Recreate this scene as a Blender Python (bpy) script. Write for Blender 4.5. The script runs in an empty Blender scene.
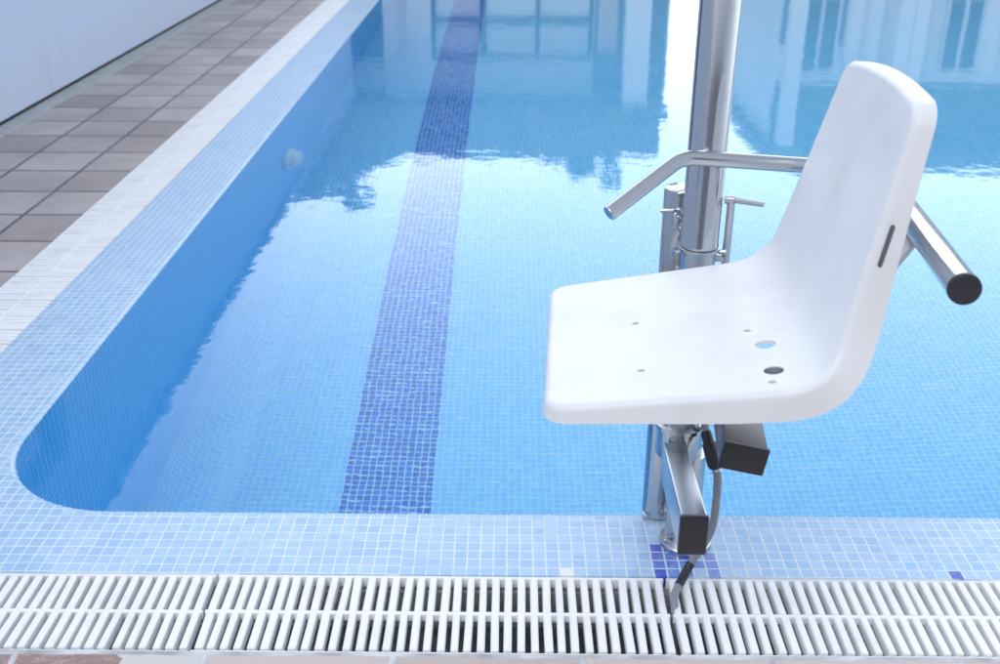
import bpy, bmesh, math, random
from math import sin, cos, pi, radians, sqrt
from mathutils import Vector, Matrix
random.seed(7)
sc = bpy.context.scene
COL = sc.collection

# ------------------------------------------------------------------ objects
def tag(o, label=None, cat=None, group=None, kind=None):
    if label: o['label'] = label
    if cat: o['category'] = cat
    if group: o['group'] = group
    if kind: o['kind'] = kind
    return o

def thing(name, label, cat, loc=(0, 0, 0), rz=0, group=None):
    o = bpy.data.objects.new(name, None); COL.objects.link(o)
    o.empty_display_size = .1
    o.location = loc; o.rotation_euler = (0, 0, rz)
    return tag(o, label, cat, group)

def obj(name, bm, mat, parent=None, smooth=None, world=True):
    """link a bmesh as one mesh object; geometry is given in world space, parents only translate"""
    me = bpy.data.meshes.new(name)
    bm.normal_update()
    bm.to_mesh(me); bm.free()
    o = bpy.data.objects.new(name, me); COL.objects.link(o)
    me.materials.append(mat)
    if smooth is not None:
        for p in me.polygons: p.use_smooth = True
        if smooth < 180:
            me.set_sharp_from_angle(angle=radians(smooth))
    if parent is not None:
        o.parent = parent
        if world:
            off = Vector((0, 0, 0)); q = parent
            while q is not None:
                off += Vector(q.location); q = q.parent
            o.location = -off + Vector((0, 0, 0)) if parent.parent is None and parent.type == 'EMPTY' else Vector((0, 0, 0)) - off
    return o

def box(bm, lo, hi, bevel=0, seg=2, M=None):
    lo = Vector(lo); hi = Vector(hi)
    t = bmesh.new()
    bmesh.ops.create_cube(t, size=1)
    for v in t.verts:
        v.co = Vector((lo[i] + (v.co[i] + .5) * (hi[i] - lo[i]) for i in range(3)))
    if bevel > 0:
        bmesh.ops.bevel(t, geom=t.edges[:], offset=bevel, segments=seg, profile=.5, affect='EDGES')
    if M is not None: t.transform(M)
    me = bpy.data.meshes.new('tmp'); t.to_mesh(me); t.free(); bm.from_mesh(me); bpy.data.meshes.remove(me)

def frame_of(d):
    d = d.normalized()
    up = Vector((0, 0, 1)) if abs(d.z) < .95 else Vector((0, 1, 0))
    x = up.cross(d).normalized(); y = d.cross(x)
    return x, y

def tube(bm, pts, rad, n=24, caps=True):
    """sweep a circle along points; rad scalar or list"""
    pts = [Vector(p) for p in pts]
    if not hasattr(rad, '__len__'): rad = [rad] * len(pts)
    rings = []; x = None
    for i, p in enumerate(pts):
        if i == 0: d = pts[1] - p
        elif i == len(pts) - 1: d = p - pts[i - 1]
        else: d = (pts[i + 1] - p).normalized() + (p - pts[i - 1]).normalized()
        if d.length < 1e-9: d = pts[i] - pts[i - 2]
        d.normalize()
        if x is None: x, y = frame_of(d)
        else:
            x = (x - d * x.dot(d)).normalized(); y = d.cross(x)
        rings.append([bm.verts.new(p + (x * cos(2 * pi * k / n) + y * sin(2 * pi * k / n)) * rad[i]) for k in range(n)])
    for a, b in zip(rings, rings[1:]):
        for k in range(n):
            bm.faces.new((a[k], a[(k + 1) % n], b[(k + 1) % n], b[k]))
    if caps:
        bm.faces.new(rings[0][::-1]); bm.faces.new(rings[-1])

def lathe(bm, base, prof, n=40, axis=(0, 0, 1)):
    base = Vector(base); ax = Vector(axis).normalized()
    x, y = frame_of(ax)
    rings = []
    for r, h in prof:
        rings.append([bm.verts.new(base + ax * h + (x * cos(2 * pi * k / n) + y * sin(2 * pi * k / n)) * max(r, 1e-4)) for k in range(n)])
    for a, b in zip(rings, rings[1:]):
        for k in range(n):
            bm.faces.new((a[k], a[(k + 1) % n], b[(k + 1) % n], b[k]))
    bm.faces.new(rings[0][::-1]); bm.faces.new(rings[-1])

def smooth_path(pts, n=10, closed=False):
    P = [Vector(p) for p in pts]; out = []
    for i in range(len(P) - 1):
        p0 = P[i - 1] if i > 0 else P[i] * 2 - P[i + 1]
        p1, p2 = P[i], P[i + 1]
        p3 = P[i + 2] if i + 2 < len(P) else P[i + 1] * 2 - P[i]
        for k in range(n):
            t = k / n
            out.append(.5 * ((2 * p1) + (p2 - p0) * t + (2 * p0 - 5 * p1 + 4 * p2 - p3) * t * t + (3 * p1 - p0 - 3 * p2 + p3) * t ** 3))
    out.append(P[-1]); return out

def bend_path(pts, r, n=8):
    """polyline with arcs at its corners"""
    P = [Vector(p) for p in pts]; out = [P[0]]
    for i in range(1, len(P) - 1):
        a = (P[i - 1] - P[i]).normalized(); b = (P[i + 1] - P[i]).normalized()
        ang = a.angle(b); t = r / math.tan(ang / 2)
        s, e = P[i] + a * t, P[i] + b * t
        for k in range(n + 1):
            u = k / n
            out.append(s * (1 - u) ** 2 + P[i] * 2 * u * (1 - u) + e * u * u)
    out.append(P[-1]); return out

# ------------------------------------------------------------------ materials
class NT:
    def __init__(s, name):
        s.m = bpy.data.materials.new(name); s.m.use_nodes = True
        s.t = s.m.node_tree; s.n = s.t.nodes; s.l = s.t.links
        s.b = s.n['Principled BSDF']; s.out = s.n['Material Output']
    def new(s, t, **k):
        n = s.n.new(t)
        for a, v in k.items(): setattr(n, a, v)
        return n
    def link(s, a, b): s.l.new(a, b)
    def math(s, op, a, b=None, c=None, clamp=False):
        n = s.new('ShaderNodeMath', operation=op); n.use_clamp = clamp
        for i, v in enumerate((a, b, c)):
            if v is None: continue
            if isinstance(v, (int, float)): n.inputs[i].default_value = v
            else: s.link(v, n.inputs[i])
        return n.outputs[0]
    def mix(s, f, a, b, blend='MIX'):
        n = s.new('ShaderNodeMix', data_type='RGBA', blend_type=blend)
        for i, v in ((0, f), (6, a), (7, b)):
            if isinstance(v, (int, float)): n.inputs[i].default_value = v
            elif isinstance(v, tuple): n.inputs[i].default_value = (*v, 1)[:4]
            else: s.link(v, n.inputs[i])
        return n.outputs[2]
    def noise(s, vec, scale, detail=4, rough=.55, dim='3D'):
        n = s.new('ShaderNodeTexNoise'); n.noise_dimensions = dim
        n.inputs['Scale'].default_value = scale; n.inputs['Detail'].default_value = detail
        n.inputs['Roughness'].default_value = rough
        if vec is not None: s.link(vec, n.inputs['Vector'])
        return n.outputs[0]
    def ramp(s, f, stops):
        n = s.new('ShaderNodeValToRGB'); e = n.color_ramp.elements
        e[0].position, e[0].color = stops[0][0], (*stops[0][1], 1)
        e[1].position, e[1].color = stops[-1][0], (*stops[-1][1], 1)
        for p, c in stops[1:-1]:
            q = e.new(p); q.color = (*c, 1)
        s.link(f, n.inputs[0]); return n.outputs[0]
    def mapping(s, vec, scale=(1, 1, 1), loc=(0, 0, 0)):
        n = s.new('ShaderNodeMapping'); n.inputs['Scale'].default_value = scale; n.inputs['Location'].default_value = loc
        s.link(vec, n.inputs['Vector']); return n.outputs[0]
    def bump(s, h, strength, dist, normal=None):
        n = s.new('ShaderNodeBump'); n.inputs['Strength'].default_value = strength; n.inputs['Distance'].default_value = dist
        s.link(h, n.inputs['Height'])
        if normal is not None: s.link(normal, n.inputs['Normal'])
        s.link(n.outputs[0], s.b.inputs['Normal']); return n.outputs[0]
    def obco(s): return s.new('ShaderNodeTexCoord').outputs['Object']
    def geo(s): return s.new('ShaderNodeNewGeometry').outputs['Position']
    def set(s, **k):
        for a, v in k.items():
            i = s.b.inputs[a.replace('_', ' ')]
            if isinstance(v, (int, float)): i.default_value = v
            elif isinstance(v, tuple): i.default_value = (*v, 1)[:4]
            else: s.link(v, i)
        return s

def metal(name, col=(.52, .535, .56), rough=.15, var=.08):
    s = NT(name); p = s.obco()
    st = s.mapping(p, (1, 1, .06))
    n1 = s.noise(st, 160, 3); n2 = s.noise(p, 9, 5)
    r = s.math('ADD', s.math('MULTIPLY', n1, var), s.math('MULTIPLY', n2, var * 1.4))
    r = s.math('ADD', r, rough - var)
    sp = s.ramp(s.noise(p, 55, 4, .7), [(.0, (1, 1, 1)), (.62, (1, 1, 1)), (.72, (.82, .83, .84))])
    s.set(Metallic=1., Roughness=r, Base_Color=s.mix(1., col, sp, 'MULTIPLY'))
    s.bump(n1, .05, .0008); return s.m

def plastic(name, col, rough=.4, bump=.05, dirt=None, dirt_amt=.3, spec=.5):
    s = NT(name); p = s.obco()
    n = s.noise(p, 14, 6, .6)
    c = s.mix(s.math('MULTIPLY', n, .12), col, tuple(x * .8 for x in col))
    if dirt:
        d = s.ramp(s.noise(p, 5, 8, .65), [(.5, (0, 0, 0)), (.72, (1, 1, 1))])
        c = s.mix(s.math('MULTIPLY', d, dirt_amt), c, dirt)
    s.set(Base_Color=c, Roughness=s.math('ADD', s.math('MULTIPLY', n, .15), rough - .07))
    s.b.inputs['Specular IOR Level'].default_value = spec
    s.bump(s.noise(p, 420, 3), bump, .0006); return s.m

TILE = .026
def mosaic(name, lo, hi, grout, kind):
    s = NT(name)
    uv = s.new('ShaderNodeUVMap').outputs[0]
    sep = s.new('ShaderNodeSeparateXYZ'); s.link(uv, sep.inputs[0])
    # hand-laid sheets: slight waviness of the joints
    wob = s.noise(s.mapping(uv, (.35, .35, 1)), 1.0, 2, .5)
    wx = s.math('ADD', sep.outputs[0], s.math('MULTIPLY', s.math('SUBTRACT', wob, .5), .08 if kind == 'floor' else .18))
    wob2 = s.noise(s.mapping(uv, (.3, .3, 1), (7, 3, 0)), 1.0, 2, .5)
    wy = s.math('ADD', sep.outputs[1], s.math('MULTIPLY', s.math('SUBTRACT', wob2, .5), .08 if kind == 'floor' else .18))
    if kind == 'border':            # tile sheets of 12, each laid a hair off its neighbour
        def sheet_shift(a, seed):
            q = s.new('ShaderNodeTexWhiteNoise', noise_dimensions='1D'); s.link(s.math('ADD', s.math('FLOOR', s.math('DIVIDE', a, 12.)), seed), q.inputs['W'])
            return s.math('MULTIPLY', s.math('SUBTRACT', q.outputs[0], .5), .16)
        wy = s.math('ADD', wy, sheet_shift(wx, .3)); wx = s.math('ADD', wx, s.math('MULTIPLY', sheet_shift(sep.outputs[1], 7.3), .8))
    cx, cy = s.math('FLOOR', wx), s.math('FLOOR', wy)
    fx, fy = s.math('FRACT', wx), s.math('FRACT', wy)
    dx = s.math('SUBTRACT', .5, s.math('ABSOLUTE', s.math('SUBTRACT', fx, .5)))
    dy = s.math('SUBTRACT', .5, s.math('ABSOLUTE', s.math('SUBTRACT', fy, .5)))
    d = s.math('MINIMUM', dx, dy)
    mr = s.new('ShaderNodeMapRange', interpolation_type='SMOOTHSTEP')
    s.link(d, mr.inputs[0]); mr.inputs[1].default_value = .038 if kind == 'border' else .055; mr.inputs[2].default_value = .075 if kind == 'border' else .10
    mask = mr.outputs[0]
    cell = s.new('ShaderNodeCombineXYZ'); s.link(cx, cell.inputs[0]); s.link(cy, cell.inputs[1])
    wn = s.new('ShaderNodeTexWhiteNoise', noise_dimensions='2D'); s.link(cell.outputs[0], wn.inputs[0])
    r = s.math('ADD', s.math('MULTIPLY', wn.outputs[0], .6), s.math('MULTIPLY', s.noise(cell.outputs[0], .12, 3), .5))
    col = s.ramp(r, [(.1, lo), (.85, hi)])
    def cells(c, a, b):
        return s.math('MULTIPLY', s.math('GREATER_THAN', c, a - .5), s.math('LESS_THAN', c, b + .5))
    if kind == 'floor':
        lane = cells(cx, 22, 33)
        dark = s.ramp(wn.outputs[0], [(0, (.02, .13, .54)), (1, (.05, .24, .74))])
        col = s.mix(lane, col, dark)
        mask = mask
    if kind == 'border':
        foot = s.math('MULTIPLY', cells(cx, 55, 59), cells(cy, 0, 3))
        lone = s.math('MULTIPLY', cells(cx, 77, 77), cells(cy, 0, 0))
        dark = s.ramp(wn.outputs[0], [(0, (.07, .12, .55)), (1, (.15, .27, .72))])
        f2 = s.math('MULTIPLY', foot, s.math('GREATER_THAN', s.math('ADD', wn.outputs[0], s.math('MULTIPLY', cells(cx, 55, 57), 1.)), .25))
        col = s.mix(s.math('MAXIMUM', f2, lone), col, dark)
        gone = s.math('MULTIPLY', cells(cx, 48, 48), cells(cy, 0, 0))
        col = s.mix(gone, col, (.80, .80, .78))
        worn = s.ramp(s.noise(s.geo(), 6, 6, .65), [(.5, (0, 0, 0)), (.7, (1, 1, 1))])
        col = s.mix(s.math('MULTIPLY', worn, .28), col, (.62, .72, .86))
    gr = s.mix(s.noise(uv, .8, 5), grout, tuple(x * .78 for x in grout))
    if kind == 'border':            # limescale film and grey grime
        gr = s.mix(s.ramp(s.noise(uv, .22, 6, .7), [(.5, (0, 0, 0)), (.7, (.7, .7, .7))]), gr, (.45, .50, .54))
        col = s.mix(s.ramp(s.noise(s.geo(), 38, 6, .7), [(.5, (0, 0, 0)), (.75, (.35, .35, .35))]), col, (.66, .72, .78))
    s.set(Base_Color=s.mix(mask, gr, col),
          Roughness=s.math('SUBTRACT', .62, s.math('MULTIPLY', mask, .36 if kind == 'border' else .3)))
    hb = s.math('ADD', mask, s.math('MULTIPLY', wn.outputs[0], .35))
    s.bump(hb, .35, .0012)
    return s.m

M = {}
M['border'] = mosaic('mosaic_border', (.30, .50, .75), (.41, .60, .82), (.82, .91, .96), 'border')
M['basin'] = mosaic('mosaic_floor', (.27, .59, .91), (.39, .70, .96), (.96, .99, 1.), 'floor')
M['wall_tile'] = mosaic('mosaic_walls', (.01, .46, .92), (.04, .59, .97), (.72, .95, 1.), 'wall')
M['steel'] = metal('polished_steel')
M['steel_dull'] = metal('brushed_steel', (.55, .57, .60), .30, .10)
M['black_cap'] = plastic('black_plastic', (.025, .027, .034), .38)
M['dark_box'] = plastic('bronze_box', (.11, .085, .085), .3)
M['hose'] = plastic('grey_hose', (.27, .29, .32), .45, .1)
M['seat'] = plastic('white_seat_plastic', (.80, .815, .835), .42, .25, (.60, .61, .63), .4)
M['screw'] = plastic('grey_screw', (.45, .45, .47), .35)
M['slot'] = plastic('grey_slot', (.12, .12, .14), .5)
M['grate'] = plastic('white_grate_plastic', (.89, .90, .91), .48, .1, (.58, .56, .54), .45)
M['fitting'] = plastic('white_fitting', (.85, .85, .85), .4)

def concrete(name, a, b, scale=9, rough=.85, bump=.4):
    s = NT(name); p = s.geo()
    n = s.noise(p, scale, 9, .65); n2 = s.noise(p, scale * 14, 5, .6)
    c = s.ramp(n, [(.3, a), (.7, b)])
    c = s.mix(s.math('MULTIPLY', n2, .4), c, tuple(x * .55 for x in a))
    s.set(Base_Color=c, Roughness=rough); s.bump(n2, bump, .004); return s.m
M['concrete'] = concrete('gutter_concrete', (.66, .65, .65), (.82, .81, .81))
M['gutter_floor'] = concrete('wet_gutter_floor', (.10, .12, .14), (.40, .42, .44), 30, .4, .8)
M['strip'] = concrete('pale_concrete_strip', (.40, .42, .42), (.54, .56, .55), 12)
M['gap'] = concrete('gap_shadow_dark', (.012, .012, .016), (.03, .03, .035), 20)  # near-black colour for the shadow under the wall
M['ground'] = concrete('ground_screed', (.28, .26, .25), (.38, .36, .34), 2)

def paving(name, sx, sy, ox, oy, cols, joint, jw=.004, stain=.35, special=None):
    s = NT(name); p = s.geo()
    sep = s.new('ShaderNodeSeparateXYZ'); s.link(p, sep.inputs[0])
    wob = s.math('MULTIPLY', s.math('SUBTRACT', s.noise(p, 11, 4), .5), .014)
    u = s.math('DIVIDE', s.math('ADD', s.math('SUBTRACT', sep.outputs[0], ox), wob), sx)
    v = s.math('DIVIDE', s.math('ADD', s.math('SUBTRACT', sep.outputs[1], oy), wob), sy)
    cx, cy = s.math('FLOOR', u), s.math('FLOOR', v)
    def e(f, w):
        q = s.math('FRACT', f)
        return s.math('MULTIPLY', s.math('SUBTRACT', .5, s.math('ABSOLUTE', s.math('SUBTRACT', q, .5))), w)
    d = s.math('MINIMUM', e(u, sx), e(v, sy))
    mr = s.new('ShaderNodeMapRange', interpolation_type='SMOOTHSTEP')
    s.link(d, mr.inputs[0]); mr.inputs[1].default_value = jw * .55; mr.inputs[2].default_value = jw * 1.3
    cell = s.new('ShaderNodeCombineXYZ'); s.link(cx, cell.inputs[0]); s.link(cy, cell.inputs[1])
    wn = s.new('ShaderNodeTexWhiteNoise', noise_dimensions='2D'); s.link(cell.outputs[0], wn.inputs[0])
    c = s.ramp(wn.outputs[0], [(i / max(1, len(cols) - 1), q) for i, q in enumerate(cols)])
    c = s.mix(s.math('MULTIPLY', s.ramp(s.noise(p, 3.5, 8, .65), [(.35, (0, 0, 0)), (.75, (1, 1, 1))]), stain), c, tuple(x * .6 for x in cols[0]))
    c = s.mix(s.math('MULTIPLY', s.noise(p, 60, 6, .7), .35), c, tuple(min(1, x * 1.5) for x in cols[-1]))
    if special:
        c = special(s, c, sep, p, cx)
    jj = s.mix(s.ramp(s.noise(p, 7, 3), [(.4, (0, 0, 0)), (.6, (1, 1, 1))]), joint, tuple(x * 1.8 for x in joint))
    s.set(Base_Color=s.mix(mr.outputs[0], jj, c), Roughness=.62)
    h = s.math('ADD', mr.outputs[0], s.math('MULTIPLY', s.noise(p, 90, 6), .25))
    s.bump(h, .5, .003); return s.m
M['paving'] = paving('brown_paving', .298, .288, -1.834, .05, [(.30, .255, .245), (.56, .50, .49), (.44, .39, .385)], (.085, .075, .085), .0070, .65)
def _front(s, c, sep, p, cx):
    x = s.math('ADD', sep.outputs[0], s.math('MULTIPLY', s.math('SUBTRACT', s.noise(p, 25, 5), .5), .09))
    red = s.math('LESS_THAN', x, -.68)
    wh = s.math('LESS_THAN', x, -.54)
    vein = s.ramp(s.noise(s.mapping(p, (1, 2.5, 1)), 22, 3), [(.47, (0, 0, 0)), (.5, (1, 1, 1)), (.53, (0, 0, 0))])
    rc = s.mix(vein, (.33, .22, .20), (.46, .36, .34))
    return s.mix(red, s.mix(wh, c, (.62, .60, .58)), rc)
M['deck'] = paving('pinkish_paving', .33, .33, -.53, 1.44 - .33 * 8, [(.45, .37, .34), (.55, .46, .43), (.52, .48, .46)], (.36, .37, .38), .006, .2, _front)

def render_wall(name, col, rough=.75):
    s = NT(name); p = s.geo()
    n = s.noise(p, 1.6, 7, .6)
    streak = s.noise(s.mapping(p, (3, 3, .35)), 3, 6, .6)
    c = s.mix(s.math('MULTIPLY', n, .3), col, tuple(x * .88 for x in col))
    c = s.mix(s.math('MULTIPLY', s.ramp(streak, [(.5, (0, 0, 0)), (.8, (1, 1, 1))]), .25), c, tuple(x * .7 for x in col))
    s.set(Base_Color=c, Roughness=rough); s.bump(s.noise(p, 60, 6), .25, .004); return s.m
M['white_wall'] = render_wall('shaded_white_render', (.58, .65, .77))  # white render with the bluish tone of its shade put into the colour
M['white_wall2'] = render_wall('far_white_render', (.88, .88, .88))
M['peach'] = render_wall('peach_render', (.70, .55, .47))
M['grey_wall'] = render_wall('grey_render', (.16, .17, .20))
M['roof'] = paving('roof_tiles', .25, .35, 0, 0, [(.13, .10, .10), (.19, .14, .14)], (.07, .06, .06), .01)
def glass_dark(name, col=(.03, .04, .05)):
    s = NT(name); s.set(Base_Color=col, Roughness=.06); s.b.inputs['Specular IOR Level'].default_value = .8; return s.m
M['glass'] = glass_dark('window_glass')
M['curtain'] = plastic('pale_curtain', (.88, .88, .87), .6)
M['frame'] = plastic('dark_frame', (.05, .05, .055), .4)
M['wframe'] = plastic('white_frame', (.7, .7, .7), .4)
M['bark'] = concrete('bark', (.09, .065, .05), (.17, .13, .10), 14)
def leaf():
    s = NT('leaves'); g = s.new('ShaderNodeObjectInfo'); p = s.geo()
    c = s.ramp(s.noise(p, 3.0, 4), [(.3, (.035, .07, .022)), (.7, (.10, .15, .05))])
    s.set(Base_Color=c, Roughness=.55); return s.m
M['leaf'] = leaf()

# water: refracting surface with small ripples, real absorption inside
def water_mat():
    s = NT('pool_water')
    s.n.remove(s.b)
    p = s.geo()
    warp = s.noise(s.mapping(p, (1.6, 1.6, 1)), 1.0, 2)
    a = s.noise(s.mapping(p, (1.0, 1.3, 1)), 5.0, 2, .45)
    b = s.noise(s.mapping(p, (1., 1.2, 1), (5, 2, 0)), 21.0, 2, .5)
    c = s.noise(s.mapping(p, (1., 1., 1)), 1.1, 2, .5)
    h = s.math('ADD', s.math('ADD', s.math('MULTIPLY', a, WA), s.math('MULTIPLY', b, WB)), s.math('MULTIPLY', c, WC))
    bp = s.new('ShaderNodeBump'); bp.inputs['Strength'].default_value = 1.; bp.inputs['Distance'].default_value = 1.
    s.link(h, bp.inputs['Height'])
    g = s.new('ShaderNodeBsdfGlass'); g.inputs['IOR'].default_value = 1.333; g.inputs['Roughness'].default_value = 0.0
    g.inputs['Color'].default_value = (1, 1, 1, 1)
    s.link(bp.outputs[0], g.inputs['Normal']); s.link(g.outputs[0], s.out.inputs['Surface'])
    v = s.new('ShaderNodeVolumeAbsorption'); v.inputs['Color'].default_value = (.64, .945, .999, 1); v.inputs['Density'].default_value = ABS
    s.link(v.outputs[0], s.out.inputs['Volume'])
    return s.m
WA, WB, WC, ABS = .0007, .0002, .0010, .55
M['water'] = water_mat()

# ------------------------------------------------------------------ setting
PX0, PX1, PY0, PY1 = -1.145, 8.8, 1.865, 14.0      # water outline
BW = TILE * 8                                      # tiled border width
GX, GY = -1.398, PY0 - BW                        # gutter inner lines
GW = .213
DEPTH = 1.43
R = .30

def outline(r, n=14):
    pts = []
    for (cx, cy, a0) in ((PX0 + r, PY0 + r, pi), (PX1 - r, PY0 + r, 1.5 * pi), (PX1 - r, PY1 - r, 0), (PX0 + r, PY1 - r, .5 * pi)):
        for k in range(n + 1):
            a = a0 + (pi / 2) * k / n
            pts.append((cx + r * cos(a), cy + r * sin(a)))
    return pts
def outline_off(off):
    """outline pushed outward (positive) into the border"""
    out = []
    n = 14; r = R
    for (cx, cy, a0) in ((PX0 + r, PY0 + r, pi), (PX1 - r, PY0 + r, 1.5 * pi), (PX1 - r, PY1 - r, 0), (PX0 + r, PY1 - r, .5 * pi)):
        for k in range(n + 1):
            a = a0 + (pi / 2) * k / n
            out.append((cx + (r + off) * cos(a), cy + (r + off) * sin(a)))
    return out
base = outline_off(0)
arc = [0]
for a, b in zip(base, base[1:] + base[:1]): arc.append(arc[-1] + math.dist(a, b))
uvt = lambda x, y: ((x - PX0) / TILE, (y - GY) / TILE)

# basin walls and floor (two meshes: wall tiling and floor tiling)
bm = bmesh.new(); uvl = bm.loops.layers.uv.new('UVMap')
CV = .22
prof = [(.012, .006), (.006, .0045), (.002, 0.0), (0, -.006), (0, -.03), (0, -DEPTH + CV)] + [(-CV + CV * cos(a), -DEPTH + CV - CV * sin(a)) for a in [pi / 2 * i / 8 for i in range(1, 9)]]
rings = [[bm.verts.new((x, y, z)) for x, y in outline_off(o)] for o, z in prof]
N = len(base)
vv = [0]
for (o1, z1), (o2, z2) in zip(prof, prof[1:]): vv.append(vv[-1] + math.hypot(o1 - o2, z1 - z2))
for i in range(3, 5):
    for k in range(N):
        k2 = (k + 1) % N
        f = bm.faces.new((rings[i][k], rings[i][k2], rings[i + 1][k2], rings[i + 1][k]))
        for l, (u, v) in zip(f.loops, ((arc[k], vv[i]), (arc[k + 1], vv[i]), (arc[k + 1], vv[i + 1]), (arc[k], vv[i + 1]))):
            l[uvl].uv = (u / TILE, v / TILE + .5)
bmr = bmesh.new(); uvr = bmr.loops.layers.uv.new('UVMap')
rr = [[bmr.verts.new((x, y, z)) for x, y in outline_off(o)] for o, z in prof[:4]]
for i in range(3):
    for k in range(N):
        k2 = (k + 1) % N
        f = bmr.faces.new((rr[i][k], rr[i][k2], rr[i + 1][k2], rr[i + 1][k]))
        for l, (u, v) in zip(f.loops, ((arc[k], vv[i]), (arc[k + 1], vv[i]), (arc[k + 1], vv[i + 1]), (arc[k], vv[i + 1]))):
            l[uvr].uv = (u / TILE + 1000, v / TILE + 1000.12)
tag(obj('pool_rim', bmr, M['border'], smooth=60), kind='structure')
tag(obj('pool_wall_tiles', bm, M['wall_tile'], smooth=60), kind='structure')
bm = bmesh.new(); uvl = bm.loops.layers.uv.new('UVMap')
f = bm.faces.new([bm.verts.new((x, y, -DEPTH)) for x, y in outline_off(-CV)])
for l in f.loops: l[uvl].uv = uvt(l.vert.co.x, l.vert.co.y)
# rounded cove between wall and floor
cr = [[bm.verts.new((x, y, z)) for x, y in outline_off(o)] for o, z in prof[5:]]
for i in range(len(cr) - 1):
    for k in range(N):
        k2 = (k + 1) % N
        f = bm.faces.new((cr[i][k], cr[i][k2], cr[i + 1][k2], cr[i + 1][k])); f.smooth = True
        for l, (u, v) in zip(f.loops, ((arc[k], vv[i + 5]), (arc[k + 1], vv[i + 5]), (arc[k + 1], vv[i + 6]), (arc[k], vv[i + 6]))):
            l[uvl].uv = (u / TILE + 1000, v / TILE + .5)
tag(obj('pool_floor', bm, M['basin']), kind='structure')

# tiled border: top sheet between rim and outer rectangle
bm = bmesh.new(); uvl = bm.loops.layers.uv.new('UVMap')
X0, X1, Y0, Y1 = GX, PX1 + BW, PY0 - BW, PY1 + BW
inner = outline_off(.012)
def to_rect(x, y, k):
    c = k // 15; j = k % 15
    h = 7
    if c == 0: return (X0, Y0 + (PY0 + R - Y0) * (1 - j / h)) if j < h else ((X0, Y0) if j == h else (X0 + (PX0 + R - X0) * (j - h) / h, Y0))
    if c == 1: return (X1 - (X1 - PX1 + R) * (1 - j / h), Y0) if j < h else ((X1, Y0) if j == h else (X1, Y0 + (PY0 + R - Y0) * (j - h) / h))
    if c == 2: return (X1, Y1 - (Y1 - PY1 + R) * (1 - j / h)) if j < h else ((X1, Y1) if j == h else (X1 - (X1 - PX1 + R) * (j - h) / h, Y1))
    return (X0 + (PX0 + R - X0) * (1 - j / h), Y1) if j < h else ((X0, Y1) if j == h else (X0, Y1 - (Y1 - PY1 + R) * (j - h) / h))
outer = [to_rect(x, y, k) for k, (x, y) in enumerate(inner)]
vi = [bm.verts.new((x, y, .006)) for x, y in inner]
vo = [bm.verts.new((x, y, .003)) for x, y in outer]
vd = [bm.verts.new((x, y, -.022)) for x, y in outer]
for k in range(N):
    k2 = (k + 1) % N
    for q in ((vi[k], vo[k], vo[k2], vi[k2]), (vo[k], vd[k], vd[k2], vo[k2])):
        f = bm.faces.new(q)
        for l in f.loops: l[uvl].uv = uvt(l.vert.co.x, l.vert.co.y)
bmesh.ops.recalc_face_normals(bm, faces=bm.faces[:])
o = tag(obj('pool_border', bm, M['border']), kind='structure')

# water body (its sides and bottom are buried in the basin walls, only the top is open)
bm = bmesh.new()
box(bm, (PX0 - .05, PY0 - .05, -DEPTH - .05), (PX1 + .05, PY1 + .05, 0))
tag(obj('water', bm, M['water']), kind='structure')

# gutter channel along the near edge and the left edge
GD = .125
def strip_box(bm, lo, hi): box(bm, lo, hi)
bm = bmesh.new()
gx0 = GX - GW; gy0 = GY - GW
# L-shaped channel walls (lip under the border, lip under the paving)
box(bm, (gx0 - .04, gy0 - .04, -GD - .03), (PX1 + BW, gy0, -.004))
box(bm, (GX + .001, GY + .0005, -GD - .03), (PX1 + BW, GY + .05, -.0225))
box(bm, (gx0 - .04, gy0 + .0005, -GD - .03), (gx0, PY1 + BW, -.004))
box(bm, (GX + .0005, GY + .051, -GD - .03), (GX + .05, PY1 + BW, -.0225))
# ledges that carry the grates
box(bm, (GX - .002, GY - .012, -.06), (PX1 + BW, GY, -.030)); box(bm, (gx0 + .001, gy0 + .0005, -.06), (PX1 + BW, gy0 + .010, -.030))
box(bm, (GX - .012, GY + .001, -.06), (GX, PY1 + BW, -.030)); box(bm, (gx0 + .0005, gy0 + .011, -.06), (gx0 + .010, PY1 + BW, -.030))
tag(obj('gutter_channel', bm, M['concrete']), kind='structure')
bm = bmesh.new()
box(bm, (gx0, gy0, -GD - .02), (PX1 + BW, GY + .001, -GD)); box(bm, (gx0, GY + .001, -GD - .02), (GX + .001, PY1 + BW, -GD + .001))
tag(obj('gutter_floor', bm, M['gutter_floor']), kind='structure')

# ground ring reaching the horizon, deck paving sheets on top
def sheet(name, rects, z, m, th=None):
    bm = bmesh.new()
    for (a, b, c, d) in rects:
        bm.faces.new([bm.verts.new(p) for p in ((a, c, z), (b, c, z), (b, d, z), (a, d, z))])
    return tag(obj(name, bm, m), kind='structure')
L = 300
hx0, hx1, hy0, hy1 = gx0 - .03, X1, gy0 - .03, Y1
sheet('ground', [(-L, hx0, -L, L), (hx1, L, -L, L), (hx0, hx1, -L, hy0), (hx0, hx1, hy1, L)], -.006, M['ground'])
sheet('pool_deck', [(-2.40, 14, -4, gy0), (X1, 14, gy0, 17.5), (gx0, X1, Y1, 17.5)], -.001, M['deck'])
sheet('side_path', [(-2.415, gx0, gy0, 17.5)], -.001, M['paving'])
bm = bmesh.new()
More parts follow.
